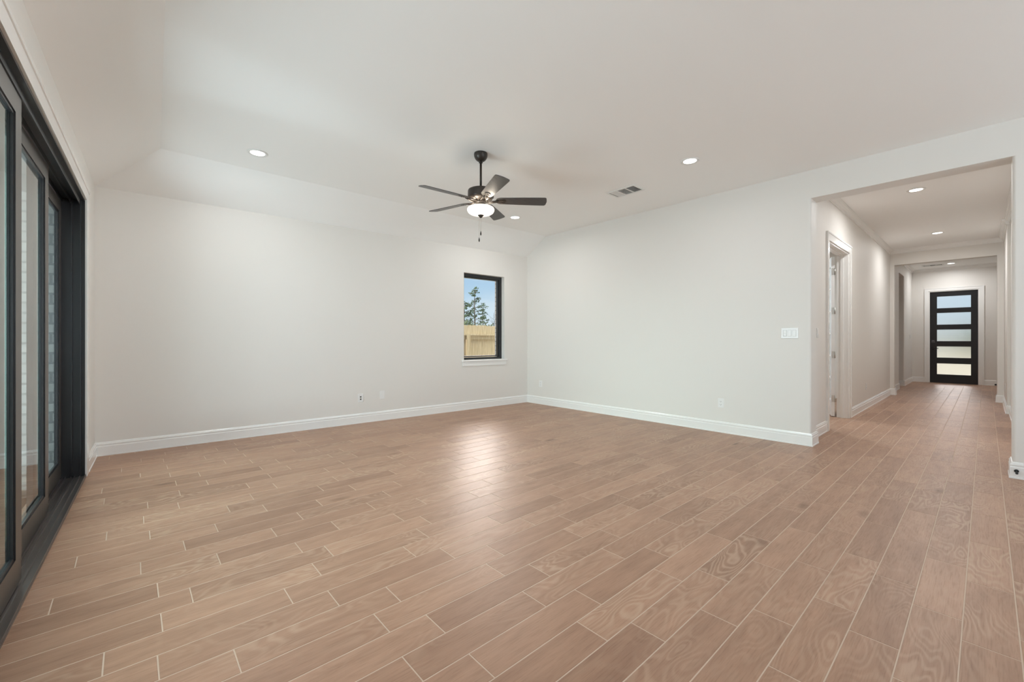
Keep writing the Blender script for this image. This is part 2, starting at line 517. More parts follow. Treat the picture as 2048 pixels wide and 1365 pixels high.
RB = 0.022
YB = 5.83
bm = bmesh.new()
prism(bm, rounded([(XR, YO1), (XR2, YO1), (XR2, YB), (XR, YB)], [RB, RB, 0, 0]), 0, ZT)
prism(bm, rounded([(XR, YREAR), (XR2, YREAR - 0.15), (XR2, YO0), (XR, YO0)], [0, 0, RB, RB]), 0, ZT)
bx(bm, XR, XR2, YO0 - RB, YO1 + RB, ZO, ZT)
wr = struct('wall_right', bm, M_WALL, 'long white wall with the wide opening to the hall', 'wall')
for p in wr.data.polygons: p.use_smooth = False

bm = bmesh.new()
for (a, b, c, d) in ((-0.75, 0.6, 0, ZT), (5.0, 5.85, 0, ZT), (0.6, 5.0, 0, 0.35), (0.6, 5.0, 2.45, ZT), (2.7, 2.9, 0.35, 2.45)):
    bx(bm, a, b, YREAR - 0.15, YREAR, c, d)
struct('wall_rear', bm, M_WALL, 'white wall with two wide added windows behind the camera', 'wall')

# hall: left wall with door opening, right wall with a small jog
DX0, DX1, DZ = 6.765, 8.005, 2.475
bm = bmesh.new()
for (a, b, c, d) in ((XR2 - 0.05, DX0, 0, ZT), (DX1, XA, 0, ZT), (DX0, DX1, DZ, ZT)):
    bx(bm, a, b, YH, YH + 0.14, c, d)
struct('wall_hall_left', bm, M_WALL, 'beige lit hall wall with the white glazed door', 'wall')
bm = bmesh.new()
bx(bm, XR2 - 0.05, 10.35, -0.42, -0.262, 0, ZT)
bx(bm, 10.35, XA + 0.02, -0.42, -0.225, 0, ZT)
struct('wall_hall_right', bm, M_WALL, 'hall wall seen edge on behind the opening pillar', 'wall')
AY0, AY1, AZ = -0.138, 1.304, 2.77
bm = bmesh.new()
prism(bm, rounded([(XA, AY1), (XA2, AY1), (XA2, 1.9), (XA, 1.9)], [RB, RB, 0, 0]), 0, ZT)
prism(bm, rounded([(XA, -0.6), (XA2, -0.6), (XA2, AY0), (XA, AY0)], [0, 0, RB, RB]), 0, ZT)
bx(bm, XA, XA2, AY0 - RB, AY1 + RB, AZ, ZT)
struct('wall_arch', bm, M_WALL, 'cased opening between the hall and the front entry', 'wall')
FX0, FX1, FZ = 13.78, 14.72, 2.80
YF = 1.40
bm = bmesh.new()
prism(bm, rounded([(XA2 - 0.01, YF), (FX0, YF), (FX0, YF + 0.15), (XA2 - 0.01, YF + 0.15)], [0, RB, RB, 0]), 0, ZT)
prism(bm, rounded([(FX1, YF), (XF + 0.02, YF), (XF + 0.02, YF + 0.15), (FX1, YF + 0.15)], [RB, 0, 0, RB]), 0, ZT)
bx(bm, FX0 - RB, FX1 + RB, YF, YF + 0.15, FZ, ZT)
struct('wall_entry_left', bm, M_WALL, 'entry wall with the narrow side opening', 'wall')
bm = bmesh.new()
bx(bm, XA2, XF + 0.02, -0.75, -0.6, 0, ZT)
struct('wall_entry_right', bm, M_WALL, 'entry wall to the right of the front door', 'wall')
bm = bmesh.new()
bx(bm, 12.5, 16.2, 2.62, 2.72, 0, ZT); bx(bm, 12.4, 12.5, YF + 0.15, 2.72, 0, ZT); bx(bm, 16.2, 16.3, YF + 0.15, 2.72, 0, ZT)
struct('wall_side_room', bm, M_WALL, 'beige wall seen through the side opening of the entry', 'wall')
bm = bmesh.new()
bx(bm, XR2, 10.65, 4.5, 4.6, 0, ZT); bx(bm, 10.55, 10.65, YH + 0.14, 4.5, 0, ZT)
struct('wall_study', bm, M_WALL, 'white wall of the room behind the glazed door', 'wall')
EY0, EY1, EZ = 0.115, 1.062, 2.515      # front door rough opening
bm = bmesh.new()
for (a, b, c, d) in ((-0.75, EY0, 0, ZT), (EY1, 2.72, 0, ZT), (EY0, EY1, EZ, ZT)):
    bx(bm, XF, XF + 0.16, a, b, c, d)
struct('wall_front', bm, M_WALL, 'beige wall around the black front door', 'wall')

# main ceiling: flat field with two sloped sides
bm = bmesh.new()
def V(p): return bm.verts.new(p)
zb = 2.735
c0, cR = V(A(0, 0, 2.722)), V(A(6.1, 0.0, 2.747))
cP, cQ = V(A(0.505, -0.575, HC)), V(A(6.1, -0.485, HC))
cL, cLs = V(A(0, -10.6, 2.722)), V(A(0.505, -10.6, HC))
cRr = V(A(6.3, -10.6, HC))
for q in ((c0, cP, cQ, cR), (c0, cL, cLs, cP), (cP, cLs, cRr, cQ)): bm.faces.new(q)
res = bmesh.ops.extrude_face_region(bm, geom=bm.faces[:])
bmesh.ops.translate(bm, verts=[v for v in res['geom'] if isinstance(v, bmesh.types.BMVert)], vec=(0, 0, 0.12))
struct('ceiling', bm, M_CEIL, 'white living room ceiling with sloped edges', 'ceiling')
bm = bmesh.new(); bx(bm, XR2 - 0.04, XA + 0.02, -0.5, YH + 0.02, HH, HH + 0.1)
struct('ceiling_hall', bm, M_CEIL, 'flat ceiling over the hall', 'ceiling')
bm = bmesh.new(); bx(bm, XA2 - 0.03, XF + 0.05, -0.75, YF + 0.02, HF, HF + 0.1)
struct('ceiling_entry', bm, M_CEIL, 'flat ceiling over the front entry', 'ceiling')
bm = bmesh.new(); bx(bm, 12.35, 16.35, YF + 0.1, 2.75, HF, HF + 0.1)
struct('ceiling_side_room', bm, M_CEIL, 'ceiling beyond the side opening of the entry', 'ceiling')
bm = bmesh.new(); bx(bm, XR2 - 0.05, 10.65, YH + 0.1, 4.6, HH, HH + 0.1)
struct('ceiling_study', bm, M_CEIL, 'ceiling of the room behind the glazed door', 'ceiling')

# ------------------------------------------------------------------ mouldings swept along the walls
def sweep(pts, prof, first=True, last=True):
    """prof: (offset into the room, z). room lies to the right of the travel direction"""
    P = [Vector((p[0], p[1])) for p in pts]
    n = len(P)
    dirs = [(P[i + 1] - P[i]).normalized() for i in range(n - 1)]
    nor = [Vector((d.y, -d.x)) for d in dirs]
    rows = []
    for i in range(n):
        if i == 0: m = nor[0]
        elif i == n - 1: m = nor[-1]
        else:
            s = nor[i - 1] + nor[i]
            m = s / (1 + nor[i - 1].dot(nor[i]))
        rows.append([(P[i].x + m.x * d, P[i].y + m.y * d, z) for d, z in prof])
    return rows

def moulding(names_labels, pts, prof, material=None):
    rows = sweep(pts, prof)
    for i, nl in enumerate(names_labels):
        if nl is None: continue
        bm = bmesh.new()
        a = [bm.verts.new(p) for p in rows[i]]; b = [bm.verts.new(p) for p in rows[i + 1]]
        k = len(prof)
        for j in range(k):
            bm.faces.new((a[j], a[(j + 1) % k], b[(j + 1) % k], b[j]))
        bm.faces.new(a); bm.faces.new(b[::-1])
        struct(nl[0], bm, material or M_TRIM, nl[1], 'baseboard' if nl[0].startswith('base') else 'trim')

BASE = [(0.0, 0.0), (0.020, 0.0), (0.020, 0.012), (0.016, 0.014), (0.016, 0.094), (0.012, 0.098), (0.012, 0.106), (0.014, 0.110),
        (0.014, 0.120), (0.009, 0.125), (0.008, 0.132), (0.004, 0.137), (0.0, 0.138)]
pA0, pA1 = A(0, SJ + 0.16), A(0, 0)
d_ = (A(L0, 0) - A(0, 0))
tt = (XR - A(0, 0).x) / d_.x
pBR = A(0, 0) + d_ * tt
seq = [pA0, pA1, pBR, (XR, YO1), (XR2, YO1), (XR2, YH), (DX0 - 0.105, YH)]
moulding([('baseboard_left', 'short white baseboard beside the sliding door'), ('baseboard_back', 'long white baseboard under the window wall'),
          ('baseboard_right', 'white baseboard along the wall left of the hall opening'), ('baseboard_jamb_left', 'white baseboard on the left jamb of the hall opening'),
          None, ('baseboard_hall_near', 'white baseboard between hall opening and glazed door')], seq, BASE)
moulding([('baseboard_hall_left', 'white baseboard along the hall beyond the glazed door'), ('baseboard_arch_left', 'white baseboard on the left stub of the entry opening'),
          ('baseboard_arch_jamb', 'white baseboard inside the left jamb of the entry opening'), None, ('baseboard_entry_near', 'white baseboard before the side opening of the entry')],
         [(DX1 + 0.115, YH), (XA, YH), (XA, AY1), (XA2, AY1), (XA2, YF), (FX0, YF)], BASE)
moulding([('baseboard_entry_jamb', 'white baseboard turning into the side opening of the entry'), ('baseboard_entry_left', 'white baseboard past the side opening of the entry'), ('baseboard_front_left', 'white baseboard left of the front door')],
         [(FX1, YF + 0.15), (FX1, YF), (XF, YF), (XF, EY1 + 0.085)], BASE)
moulding([('baseboard_front_right', 'white baseboard right of the front door')], [(XF, EY0 - 0.085), (XF, -0.6)], BASE)
moulding([('baseboard_arch_jamb_right', 'white baseboard inside the right jamb of the entry opening'), ('baseboard_arch_right', 'white baseboard on the right stub of the entry opening'),
          ('baseboard_hall_right', 'white baseboard along the far right hall wall'), ('baseboard_jog', 'white baseboard end at the jog of the right hall wall'),
          ('baseboard_hall_right_near', 'white baseboard along the near right hall wall'), None, ('baseboard_jamb_right', 'white baseboard on the right jamb of the hall opening'),
          ('baseboard_pillar', 'white baseboard with black door stop right of the hall opening')],
         [(XA2, AY0), (XA, AY0), (XA, -0.225), (10.35, -0.225), (10.35, -0.262), (XR2, -0.262), (XR2, YO0), (XR, YO0), (XR, YREAR)], BASE)

def crown(zc, h=0.085, p=0.062):
    return [(0, zc - h), (0.010, zc - h), (0.012, zc - h + 0.010), (0.018, zc - h + 0.014), (0.022, zc - h + 0.030), (0.034, zc - 0.034),
            (0.046, zc - 0.022), (p - 0.008, zc - 0.018), (p - 0.004, zc - 0.010), (p, zc - 0.008), (p, zc - 0.0005), (0, zc - 0.0005)]
moulding([('trim_1', 'white crown moulding along the hall ceiling on the left'), ('trim_2', 'white crown moulding above the entry opening'),
          ('trim_3', 'white crown moulding along the hall ceiling on the right'), ('trim_4', 'crown moulding return at the hall jog'), ('trim_5', 'white crown moulding on the near right hall wall'),
          ('trim_6', 'white crown moulding over the hall side of the opening')],
         [(XR2, YH), (XA, YH), (XA, -0.225), (10.35, -0.225), (10.35, -0.262), (XR2, -0.262), (XR2, YH - 0.001)], crown(HH))
moulding([('trim_7', 'white crown moulding on the left wall of the entry'), ('trim_8', 'white crown moulding above the front door'), ('trim_9', 'white crown moulding on the right wall of the entry')],
         [(XA2, YF), (XF, YF), (XF, -0.6), (XA2, -0.6)], crown(HF))

# casings: flat board with raised outer bead, in a wall's local frame (x along the wall, y out of the wall, z up)
def casing(bm, x0, x1, z1, w, M, t=0.017, z0=0.0, bead=True):
    for a, b in ((x0 - w, x0), (x1, x1 + w)):
        bx(bm, a, b, 0, t, z0, z1, 0, M)
    bx(bm, x0 - w, x1 + w, 0, t, z1, z1 + w, 0, M)
    if bead:
        e = 0.016
        for a, b in ((x0 - w, x0 - w + e), (x1 + w - e, x1 + w)):
            bx(bm, a, b, t, t + 0.008, z0, z1 + w - e, 0, M)
        bx(bm, x0 - w, x1 + w, t, t + 0.008, z1 + w - e, z1 + w, 0, M)
ML = MA @ Matrix.Rotation(-pi / 2, 4, 'Z')     # left wall: local x runs to the camera (-y'), local y into the room
bm = bmesh.new()
w_ = 0.11
bx(bm, -SN, -SN + w_, 0, 0.016, 0, ZS, 0, ML)
bx(bm, -SJ - 0.16, -SJ, 0, 0.016, 0, ZS, 0, ML)
bx(bm, -SJ - 0.16, -SN + w_, 0, 0.016, ZS, ZS + w_, 0, ML)
bx(bm, -SJ - 0.16, -SN + w_, 0.016, 0.022, ZS + w_ - 0.022, ZS + w_, 0, ML)
struct('trim_10', bm, M_TRIM, 'flat white casing around the black sliding door', 'trim')
MH = Matrix.Translation((0, YH, 0)) @ Matrix.Rotation(pi, 4, 'Z')     # hall left wall seen from the hall
bm = bmesh.new(); casing(bm, -DX1, -DX0, DZ, 0.105, MH)
struct('trim_11', bm, M_TRIM, 'white casing around the glazed hall door', 'trim')
MF = Matrix.Translation((XF, 0, 0)) @ Matrix.Rotation(pi / 2, 4, 'Z')
bm = bmesh.new(); casing(bm, EY0, EY1, EZ, 0.085, MF)
struct('trim_12', bm, M_TRIM, 'white casing around the black front door', 'trim')

# ------------------------------------------------------------------ window_1
MB = MA
w1 = thing('window_1', 'single window with black frame looking at a wooden fence', 'window', MA @ Vector(((WX0 + WX1) / 2, 0.10, WZ0)), ANG_A, kind='structure')
cxw = (WX0 + WX1) / 2; hw = (WX1 - WX0) / 2; hz = WZ1 - WZ0
bm = bmesh.new()
fw, y0_, y1_ = 0.050, -0.02, 0.065
for (a, b, c, d) in ((-hw, -hw + fw, 0, hz), (hw - fw, hw, 0, hz), (-hw + fw, hw - fw, 0, fw * 0.75), (-hw + fw, hw - fw, hz - fw, hz)):
    bx(bm, a, b, y0_, y1_, c, d)
e = fw
for (a, b, c, d) in ((-hw + e, -hw + e + 0.02, 0.046, hz - e), (hw - e - 0.02, hw - e, 0.046, hz - e), (-hw + e + 0.02, hw - e - 0.02, 0.046, 0.066), (-hw + e + 0.02, hw - e - 0.02, hz - e - 0.02, hz - e)):
    bx(bm, a, b, 0.0, y1_ - 0.01, c, d)
bevel(obj('window_frame', bm, M_BLACK, w1), 0.003)
bm = bmesh.new(); bx(bm, -hw + e + 0.015, hw - e - 0.015, 0.03, 0.036, 0.06, hz - e - 0.015)
obj('glass_pane', bm, M_GLASS, w1)
bm = bmesh.new()
bx(bm, -hw - 0.045, hw + 0.05, -0.10 - 0.034, -0.1, -0.026, -0.002)
bx(bm, -hw + 0.001, hw - 0.001, -0.1, -0.02, -0.026, -0.002)
bevel(obj('window_sill', bm, M_TRIM, w1), 0.004)
bm = bmesh.new(); bx(bm, -hw - 0.03, hw + 0.03, -0.10 - 0.014, -0.1, -0.10, -0.026)
obj('apron', bm, M_TRIM, w1)

# windows added behind the camera for light; lamps at them stand in for daylight
for i, (a, b) in enumerate(((0.6, 2.7), (2.9, 5.0))):
    w = thing('window_%d' % (i + 2), ('left' if i else 'right') + ' wide window added for daylight in the wall behind the camera', 'window', ((a + b) / 2, YREAR - 0.08, 0.35), 0, kind='structure')
    h_ = (b - a) / 2
    bm = bmesh.new()
    for (p, q, c, d) in ((-h_, -h_ + 0.06, 0, 2.1), (h_ - 0.06, h_, 0, 2.1), (-h_ + .06, h_ - .06, 0, 0.06), (-h_ + .06, h_ - .06, 2.04, 2.1), (-0.03, 0.03, 0.06, 2.04)):
        bx(bm, p, q, -0.04, 0.04, c, d)
    obj('window_frame', bm, M_BLACK, w)
    bm = bmesh.new(); bx(bm, -h_ + .05, h_ - .05, -0.004, 0.004, 0.05, 2.05); obj('glass_pane', bm, M_GLASS, w)
def area(name, loc, direction, sx, sy, power, col, parent=None, spread=pi, shape='RECTANGLE'):
    l = bpy.data.lights.new(name, 'AREA'); l.shape = shape; l.size = sx
    if shape == 'RECTANGLE': l.size_y = sy
    l.energy = power; l.color = col; l.spread = spread
    o = bpy.data.objects.new(name, l); COL.objects.link(o)
    o.rotation_euler = Vector(direction).to_track_quat('-Z', 'Y').to_euler()
    o.location = loc
    if parent: o.parent = parent
    return o
DAY = (0.74, 0.88, 1.0)
area('window_fill', (1.65, YREAR + 0.04, 1.35), (0, 1, 2.4), 1.9, 1.4, P_REAR, DAY)  # lamp added inside the window, turned up to brighten the ceiling
area('window_fill', (3.95, YREAR + 0.04, 1.35), (0, 1, 2.4), 1.9, 1.4, P_REAR, DAY)

area('patio_fill', A(-3.6, -2.6, 1.3), (1, 0, -0.25), 1.7, 4.6, P_PATIO, (1.0, 0.80, 0.89))  # unseen lamp added across the patio, in place of daylight
area('slab_fill', A(-1.45, -2.55, 0.0), (0.35, 0, 1), 1.7, 3.3, P_SLAB, (1.0, 0.80, 0.89))  # unseen lamp added over the slab to brighten the ceiling
sun = bpy.data.lights.new('hazy_sun', 'SUN'); sun.energy = SUN; sun.angle = radians(25); sun.color = (1.0, 0.95, 0.86)
so = bpy.data.objects.new('hazy_sun', sun); COL.objects.link(so); so.rotation_euler = Vector((0.1, 0.42, -1.0)).to_track_quat('-Z', 'Y').to_euler()

# ------------------------------------------------------------------ door_1: three panel sliding door
sl = thing('door_1', 'black three panel sliding glass door in the left wall', 'door', MA @ Vector((0, SJ, 0)), ANG_A, kind='structure')
LEN = SJ - SN                                   # local: x into room, -y towards the camera
FACES = (-0.030, -0.083, -0.136)
bm = bmesh.new()
# far jamb, near jamb, head, each stepped by the three tracks
bx(bm, -0.168, 0.004, -0.012, 0.0, 0, ZS)
bx(bm, -0.168, 0.004, -LEN, -LEN + 0.012, 0, ZS)
bx(bm, -0.168, 0.004, -LEN, 0, ZS - 0.014, ZS)
for k, fx in enumerate(FACES):
    if k < 3:
        bx(bm, fx + 0.0005, fx + 0.006, -LEN + 0.012, -0.012, ZS - 0.05, ZS - 0.014)
bx(bm, -0.026, -0.018, -0.035, -0.012, 0.02, ZS - 0.014)
bx(bm, -0.079, -0.071, -0.035, -0.012, 0.02, ZS - 0.014)
obj('frame', bm, M_BLACK, sl)
bm = bmesh.new()
bx(bm, -0.168, 0.012, -LEN, -0.0005, 0.0, 0.012)
for fx in (0.010, -0.022, -0.056, -0.075, -0.109, -0.128, -0.160):
    bx(bm, fx - 0.006, fx, -LEN, -0.012, 0.012, 0.024)
obj('track', bm, M_TRACK, sl)
LEAD = (-2.888 - SJ, -1.80 - SJ, -0.012)        # far edge of each panel
NEAR = (-LEN + 0.012, LEAD[0] - 0.115, LEAD[1] - 0.115)
for k, fx in enumerate(FACES):
    ya, yb = NEAR[k], LEAD[k] - (0.001 if k == 2 else 0)
    z0_, z1_ = 0.028, ZS - 0.052
    st, th = 0.112, 0.028
    bm = bmesh.new()
    for (a, b, c, d) in ((ya, ya + st, z0_, z1_), (yb - st, yb, z0_, z1_), (ya + st, yb - st, z0_, z0_ + 0.13), (ya + st, yb - st, z1_ - 0.10, z1_)):
        bx(bm, fx - th, fx, a, b, c, d)
    # dark glazing bead stepped behind the face
    q0, q1, s0, s1 = ya + st, yb - st, z0_ + 0.13, z1_ - 0.10
    for (a, b, c, d) in ((q0, q0 + 0.012, s0, s1), (q1 - 0.012, q1, s0, s1), (q0 + .012, q1 - .012, s0, s0 + 0.012), (q0 + .012, q1 - .012, s1 - 0.012, s1)):
        bx(bm, fx - 0.014, fx - 0.006, a, b, c, d)
    for f in bm.faces:
        f.normal_update()
    p = obj('sliding_panel', bm, [M_BLACK, M_FACE], sl)
    for f in p.data.polygons:
        if abs(f.normal.x) > 0.9 and all(abs(p.data.vertices[v].co.x - fx) < 1e-4 for v in f.vertices): f.material_index = 1
    bm = bmesh.new(); bx(bm, fx - 0.022, fx - 0.016, q0 + 0.006, q1 - 0.006, s0 + 0.006, s1 - 0.006)
    obj('glass_pane', bm, M_SGLASS, p)

# ------------------------------------------------------------------ door_2: glazed hall door leaf, swung open
dr = thing('door_2', 'white glazed door with six frosted lites standing open off the hall', 'door', (DX1 - 0.02, YH + 0.165, 0), radians(17.5), kind='structure')
W_, TH = 0.60, 0.040
zt, zbm = 2.445, 0.012
bm = bmesh.new()
st = 0.095
for (a, b, c, d) in ((0.0, st, zbm, zt), (W_ - st, W_, zbm, zt), (st, W_ - st, zbm, 0.24), (st, W_ - st, zt - 0.13, zt)):
    bx(bm, a, b, 0, TH, c, d)
n6 = 6
for k in range(1, n6):
    z = 0.24 + (zt - 0.13 - 0.24) * k / n6
    bx(bm, st, W_ - st, 0.006, TH - 0.006, z - 0.011, z + 0.011)
obj('door_leaf', bm, M_WHITEDOOR, dr)
bm = bmesh.new(); bx(bm, st - 0.005, W_ - st + 0.005, 0.016, 0.022, 0.235, zt - 0.125)
obj('glass_pane', bm, M_FGLASS, dr)
bm = bmesh.new()
Mk = Matrix.Translation((W_ - 0.055, 0, 0.95)) @ Matrix.Rotation(pi / 2, 4, 'X')
lathe(bm, [(0, 0), (0.03, 0), (0.03, 0.006), (0.011, 0.010), (0.011, 0.030), (0.026, 0.038), (0.029, 0.052), (0.022, 0.062), (0, 0.064)], 20, Mk)
obj('door_knob', bm, M_BLKMETAL, dr)
for z in (0.28, 0.95, 1.62, 2.22):
    bm = bmesh.new()
    bx(bm, -0.0025, 0.0, 0.004, TH - 0.004, z - 0.05, z + 0.05)
    tube(bm, [(-0.006, -0.004, z - 0.05), (-0.006, -0.004, z + 0.05)], 0.006, 8)
    obj('hinge', bm, M_NICKEL, dr)
bm = bmesh.new()     # jamb lining of that doorway
for x0_, x1_ in ((DX0, DX0 + 0.018), (DX1 - 0.018, DX1)):
    bx(bm, x0_, x1_, YH, YH + 0.14, 0, DZ)
bx(bm, DX0 + 0.018, DX1 - 0.018, YH, YH + 0.14, DZ - 0.018, DZ)
bx(bm, DX0 + 0.018, DX0 + 0.03, YH + 0.06, YH + 0.095, 0, DZ - 0.018); bx(bm, DX1 - 0.03, DX1 - 0.018, YH + 0.06, YH + 0.095, 0, DZ - 0.018)
bx(bm, DX0 + 0.03, DX1 - 0.03, YH + 0.06, YH + 0.095, DZ - 0.03, DZ - 0.018)
struct('trim_13', bm, M_TRIM, 'white jamb lining of the glazed hall door', 'trim')
moulding([('baseboard_study', 'white baseboard of the room behind the glazed door')], [(XR2, 4.5), (10.55, 4.5)], BASE)

# ------------------------------------------------------------------ door_3: black front door with five lites
fd = thing('door_3', 'black front door with five frosted glass lites', 'door', (XF + 0.03, 0, 0), 0, kind='structure')
ya, yb, zt = 0.137, 1.041, 2.495
LITES = ((2.045, 2.365), (1.595, 1.915), (1.143, 1.457), (0.692, 0.996), (0.235, 0.530))
gy0, gy1 = 0.266, 0.902
bm = bmesh.new()
bx(bm, 0, 0.045, ya, gy0, 0.004, zt); bx(bm, 0, 0.045, gy1, yb, 0.004, zt)
zs = [zt] + [z for l in LITES for z in (l[1], l[0])] + [0.004]
for k in range(0, len(zs), 2):
    bx(bm, 0, 0.045, gy0, gy1, zs[k + 1], zs[k])
obj('door_leaf', bm, M_DOORBLK, fd)
for (z0_, z1_) in LITES:
    bm = bmesh.new(); bx(bm, 0.018, 0.024, gy0, gy1, z0_, z1_)
    g = obj('glass_pane', bm, M_FROST, fd)
bm = bmesh.new()
bx(bm, -0.03, 0.12, EY0, ya, 0, EZ); bx(bm, -0.03, 0.12, yb, EY1, 0, EZ); bx(bm, -0.03, 0.12, ya, yb, zt, EZ)
bm2 = bm
obj('door_frame', bm, M_TRIM, fd)
bm = bmesh.new(); bx(bm, -0.03, 0.12, ya, yb, 0, 0.004); obj('threshold', bm, M_BLKMETAL, fd)
bm = bmesh.new()
bx(bm, -0.010, 0.0, 0.945, 1.01, 1.10, 1.17)
lathe(bm, [(0, 0.03), (0.02, 0.03), (0.02, 0.0)], 16, Matrix.Translation((-0.002, 0.978, 1.135)) @ Matrix.Rotation(-pi / 2, 4, 'Y'))
obj('deadbolt', bm, mat('dark_grey_metal', (0.10, 0.10, 0.105), 0.4, metal=0.6), fd)
bm = bmesh.new()
bx(bm, -0.008, 0.0, 0.955, 1.005, 0.90, 0.985)
tube(bm, [(0.0, 0.98, 0.945), (-0.045, 0.98, 0.945), (-0.05, 0.97, 0.945), (-0.05, 0.87, 0.945)], 0.009, 10)
obj('door_handle', bm, M_BLKMETAL, fd)
for z in (0.22, 0.92, 1.60, 2.27):
    bm = bmesh.new(); tube(bm, [(-0.008, ya - 0.001, z - 0.055), (-0.008, ya - 0.001, z + 0.055)], 0.011, 10)
    obj('hinge', bm, M_BLKMETAL, fd)

# ------------------------------------------------------------------ ceiling fan
FANX, FANY = 2.616, 3.387
fan = thing('ceiling_fan', 'dark bronze five blade ceiling fan with lit glass bowl', 'fan', (FANX, FANY, HC))
def LZ(z): return z - HC
bm = bmesh.new()
lathe(bm, [(0, 0), (0.066, 0), (0.068, -0.010), (0.067, -0.030), (0.060, -0.050), (0.049, -0.066), (0.036, -0.076), (0.028, -0.080), (0, -0.080)], 40)
obj('canopy', bm, M_BRONZE, fan)
bm = bmesh.new()
tube(bm, [(0, 0, -0.078), (0, 0, -0.36)], 0.0115, 16)
lathe(bm, [(0.0116, -0.085), (0.020, -0.088), (0.020, -0.096), (0.0116, -0.100)], 20)
obj('downrod', bm, M_BRONZE, fan)
bm = bmesh.new()
lathe(bm, [(0, -0.335), (0.020, -0.335), (0.024, -0.352), (0.060, -0.358), (0.110, -0.364), (0.126, -0.372), (0.130, -0.384), (0.131, -0.440),
           (0.128, -0.450), (0.110, -0.466), (0.075, -0.480), (0.060, -0.484), (0, -0.484)], 56)
obj('motor_housing', bm, M_BRONZE, fan)
bm = bmesh.new()
lathe(bm, [(0, -0.482), (0.052, -0.482), (0.056, -0.490), (0.052, -0.498), (0.048, -0.505), (0.048, -0.530), (0.070, -0.536), (0.070, -0.545), (0, -0.545)], 40)
for k in range(10):
    a = 2 * pi * k / 10
    lathe(bm, [(0, -0.4835), (0.004, -0.4835), (0.004, -0.4885), (0, -0.490)], 8, Matrix.Translation((0.066 * cos(a), 0.066 * sin(a), 0)))
obj('switch_housing', bm, M_BRONZE, fan)
bm = bmesh.new()
lathe(bm, [(0.120, -0.544), (0.122, -0.545), (0.131, -0.551), (0.136, -0.562), (0.135, -0.577), (0.126, -0.594), (0.106, -0.608), (0.078, -0.617), (0.040, -0.622), (0, -0.623)], 56)
obj('glass_bowl', bm, M_BOWL, fan)
bm = bmesh.new()
lathe(bm, [(0, -0.616), (0.030, -0.617), (0.031, -0.624), (0.022, -0.632), (0.016, -0.641), (0.008, -0.648), (0, -0.650)], 28)
obj('finial', bm, M_BRONZE, fan)
ZB = 2.575 - HC
base_ang = YAW - pi / 2 + radians(3.0)
prof = []       # blade outline: (r, half offsets)
def blade_outline():
    pts = []
    r0, r1 = 0.150, 0.665
    up, dn = [], []
    for i in range(9):        # rounded root
        t = i / 8 * pi / 2
        up.append((r0 + 0.055 * (1 - cos(t)), 0.056 * sin(t)))
    up += [(0.40, 0.064), (0.60, 0.070)]
    for i in range(9):        # tip corner
        t = i / 8 * pi / 2
        up.append((r1 - 0.028 + 0.022 * sin(t), 0.070 - 0.026 + 0.026 * cos(t)))
    pts = up + [(r1 - 0.002, 0.020), (r1, 0.0), (r1 - 0.002, -0.020)] + [(x, -y) for x, y in reversed(up)][:-1]
    return pts
BO = blade_outline()
for k in range(5):
    ang = base_ang - 2 * pi / 5 * k
    Mr = Matrix.Rotation(ang, 4, 'Z')
    Mp = Mr @ Matrix.Translation((0, 0, ZB)) @ Matrix.Rotation(radians(-13), 4, 'X')
    bm = bmesh.new()
    prism(bm, BO, -0.003, 0.003, 0, Mp)
    b = obj('blade', bm, M_BLADE, fan)
    # blade iron
    bm = bmesh.new()
    prism(bm, [(0.165, -0.022), (0.235, -0.030), (0.252, -0.014), (0.252, 0.014), (0.235, 0.030), (0.165, 0.022)], -0.0075, -0.003, 0, Mp)
    for sy in (-0.018, 0.0, 0.018):
        lathe(bm, [(0.005, -0.0075), (0.005, -0.0095), (0, -0.0105)], 8, Mp @ Matrix.Translation((0.225 - abs(sy) * 0.6, sy, 0)))
    for sy in (-1, 1):
        tube(bm, [Mr @ Vector((0.060, sy * 0.020, -0.486)), Mr @ Vector((0.090, sy * 0.024, -0.492)), Mr @ Vector((0.13, sy * 0.020, -0.487)), Mp @ Vector((0.175, sy * 0.013, -0.006))], 0.0065, 8)
    obj('blade_iron', bm, M_BRONZE, b)
for (lat, zend) in ((0.0, 2.232), (-0.016, 2.168)):
    dx, dy = sin(YAW) * lat, -cos(YAW) * lat
    bm = bmesh.new()
    ztop, zl = -0.647, LZ(zend)
    tube(bm, [(dx * 0.3, dy * 0.3, ztop), (dx, dy, ztop - 0.02), (dx, dy, zl + 0.03)], 0.0011, 6)
    c = obj('pull_chain', bm, M_CHAIN, fan)
    bm = bmesh.new()
    lathe(bm, [(0, 0.036), (0.003, 0.035), (0.0045, 0.026), (0.0075, 0.012), (0.0075, 0.004), (0.004, -0.006), (0, -0.008)], 14, Matrix.Translation((dx, dy, zl)))
    obj('pull_knob', bm, M_BRONZE, c)

for a in (base_ang + 0.5, base_ang + 0.5 + pi):      # the two bulbs inside the open bowl
    l = bpy.data.lights.new('bulb', 'POINT'); l.energy = P_BULB; l.color = (1.0, 0.88, 0.72); l.shadow_soft_size = 0.035
    o = bpy.data.objects.new('bulb', l); COL.objects.link(o); o.location = (0.085 * cos(a), 0.085 * sin(a), -0.560); o.parent = fan

